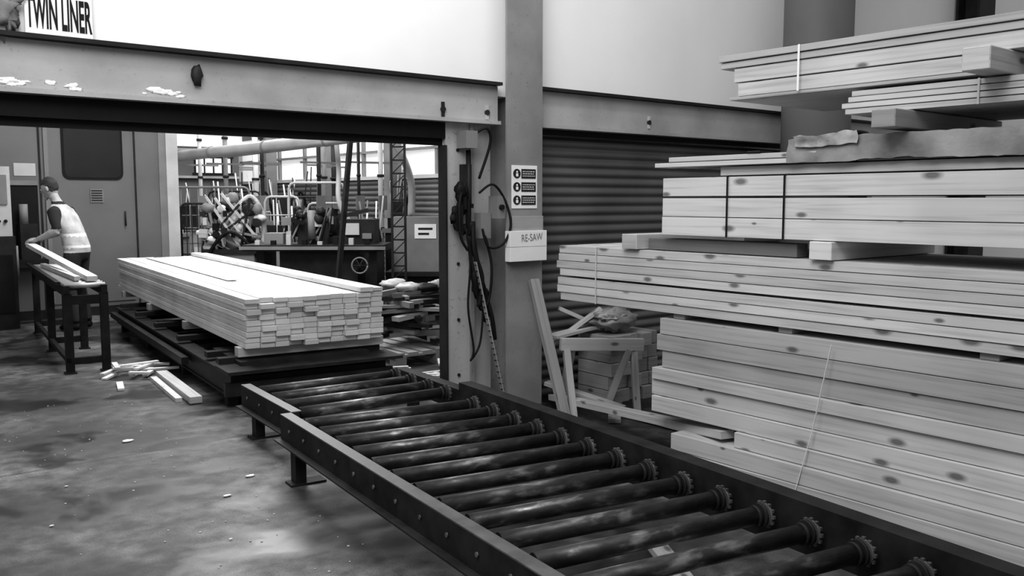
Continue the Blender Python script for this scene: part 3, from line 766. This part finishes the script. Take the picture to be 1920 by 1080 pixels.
fuse(b,'body',.014,wk,bodymat,[M_skin,M_shirt,M_trous,M_black,M_vest,M_refl])
b=MB(); hc=Vector((.30,0,1.69)); rt=Matrix.Rotation(rad(20),3,'Y')
def H(x,y,z): return tuple(hc+rt@Vector((x,y,z)))
b.sph(hc,.1,M_skin,24,18,(.98,.76,1.13),rot=rt)
b.sph(H(.03,0,-.06),.062,M_skin,18,12,(1,.85,.9),rot=rt)
b.sweep([H(.088,0,.02),H(.106,0,-.012),H(.112,0,-.022)],[.010,.014,.011],M_skin,10)
b.sph(H(.088,0,-.062),.018,M_skin,10,8,(.7,1.3,.5),rot=rt); b.sph(H(.085,0,-.10),.022,M_skin,10,8,rot=rt)
for s_ in (1,-1): b.sph(H(-.005,.078*s_,-.01),.03,M_skin,12,10,(.6,.35,1.05),rot=rt)
b.sweep([tuple(hc+Vector((-.03,0,-.06))),(.245,0,1.57)],[.055,.055],M_skin,14)
def headmat(c):
    q=rt.inverted()@(Vector(c)-hc)
    if q.z>.055 or (q.x<.0 and q.z>-.045 and abs(q.y)<.085 and not (abs(q.y)>.074 and q.x>-.03)) : return 1
    if q.x<-.03 and q.z>-.06: return 1
    return 0
fuse(b,'head',.007,wk,headmat,[M_skin,M_hair],2)
b=MB()
b.sph(H(-.012,0,.022),.104,M_hair,24,18,(.98,.78,1.10),jit=.06,freq=8,rot=rt)
b2=b; b=MB()
for s_ in (1,-1):
    b.sph(H(.084,.032*s_,.008),.012,M_white,10,8); b.sph(H(.094,.033*s_,.008),.005,M_black,8,6)
    b.beam(H(.09,.018*s_,.03),H(.082,.05*s_,.03),.008,.006,M_hair)
b.beam(H(.1,-.022,-.062),H(.1,.022,-.062),.004,.004,M_dark)
b.build('face_details',parent=wk)
me_faces=[i for i,f in enumerate(b2.F) if all((rt.inverted()@(Vector(b2.V[k])-hc)).dot(Vector((-1,0,1.25)).normalized())>.015 for k in f)]
for nm in ('F','U','M','T','E','S'): setattr(b2,nm,[getattr(b2,nm)[i] for i in me_faces])
b2.build('hair',parent=wk)
def hand(name,w,dirv,palmn,side):
    b=MB(); w=Vector(w); d=Vector(dirv).normalized(); n=Vector(palmn).normalized(); n=(n-d*n.dot(d)).normalized(); s=d.cross(n)*side
    b.sweep([w-d*.02,w+d*.03,w+d*.085],[.024,.030,.026],M_skin,12)
    b.sweep([w+d*.03+s*.018,w+d*.085+s*.026],[.02,.016],M_skin,10); b.sweep([w+d*.03-s*.018,w+d*.08-s*.026],[.02,.016],M_skin,10)
    for k,(o,l) in enumerate(((-.033,.062),(-.012,.078),(.011,.085),(.033,.075))):
        p=w+d*.08+s*o; a=p+d*(l*.42)+n*.012; c=a+d*(l*.2)+n*(l*.32); e=c-d*(l*.12)+n*(l*.26)
        b.sweep([p,a,c,e],[.0105,.010,.009,.0075],M_skin,10)
    p=w+d*.03+s*.03; b.sweep([p,p+s*.025+d*.025+n*.012,p+s*.028+d*.055+n*.03],[.014,.011,.009],M_skin,10)
    fuse(b,name,.0045,wk,lambda c:0,[M_skin],1)
hand('hand_near',(.365,.208,1.087),(1,-.15,-.12),(0,.1,-1),1)
hand('hand_far',(.385,-.138,1.117),(1,.6,-.2),(0,-.1,-1),-1)

# ------------------------------------------------------------------ lights
w=bpy.data.worlds.new('World'); scene.world=w; w.use_nodes=True
bg=w.node_tree.nodes['Background']; bg.inputs[0].default_value=(1,1,1,1); bg.inputs[1].default_value=.32
def area(name,loc,target,sx,sy,power):
    l=bpy.data.lights.new(name,'AREA'); l.shape='RECTANGLE'; l.size=sx; l.size_y=sy; l.energy=power
    o=bpy.data.objects.new(name,l); scene.collection.objects.link(o); o.location=loc
    o.rotation_euler=(Vector(target)-Vector(loc)).to_track_quat('-Z','Y').to_euler(); return o
area('skylight_hall',(3.4,9.0,4.6),(3.4,8.4,0),2.2,4.0,360)
area('skylight_hall_rear',(6.3,14.0,4.8),(6.3,14.0,0),2.5,5,360)
area('added_front_fill',(0.3,1.8,4.9),(3.2,4.2,1.7),3,3,235)  # added fill, high up, to light wall, stacks and rollers; no opening modelled
area('added_wall_fill',(3.2,3.4,5.3),(3.3,5.2,3.2),3.5,.5,55)  # added area light that brightens the upper wall; no fixture there

ZOOM=None
cam=bpy.data.cameras.new('camera'); cam.sensor_width=36; cam.lens=31.5; cam.clip_start=.05
co=bpy.data.objects.new('camera',cam); scene.collection.objects.link(co); co.location=(0,0,1.55); co.rotation_euler=(rad(90-5.6),0,rad(-39))
scene.camera=co
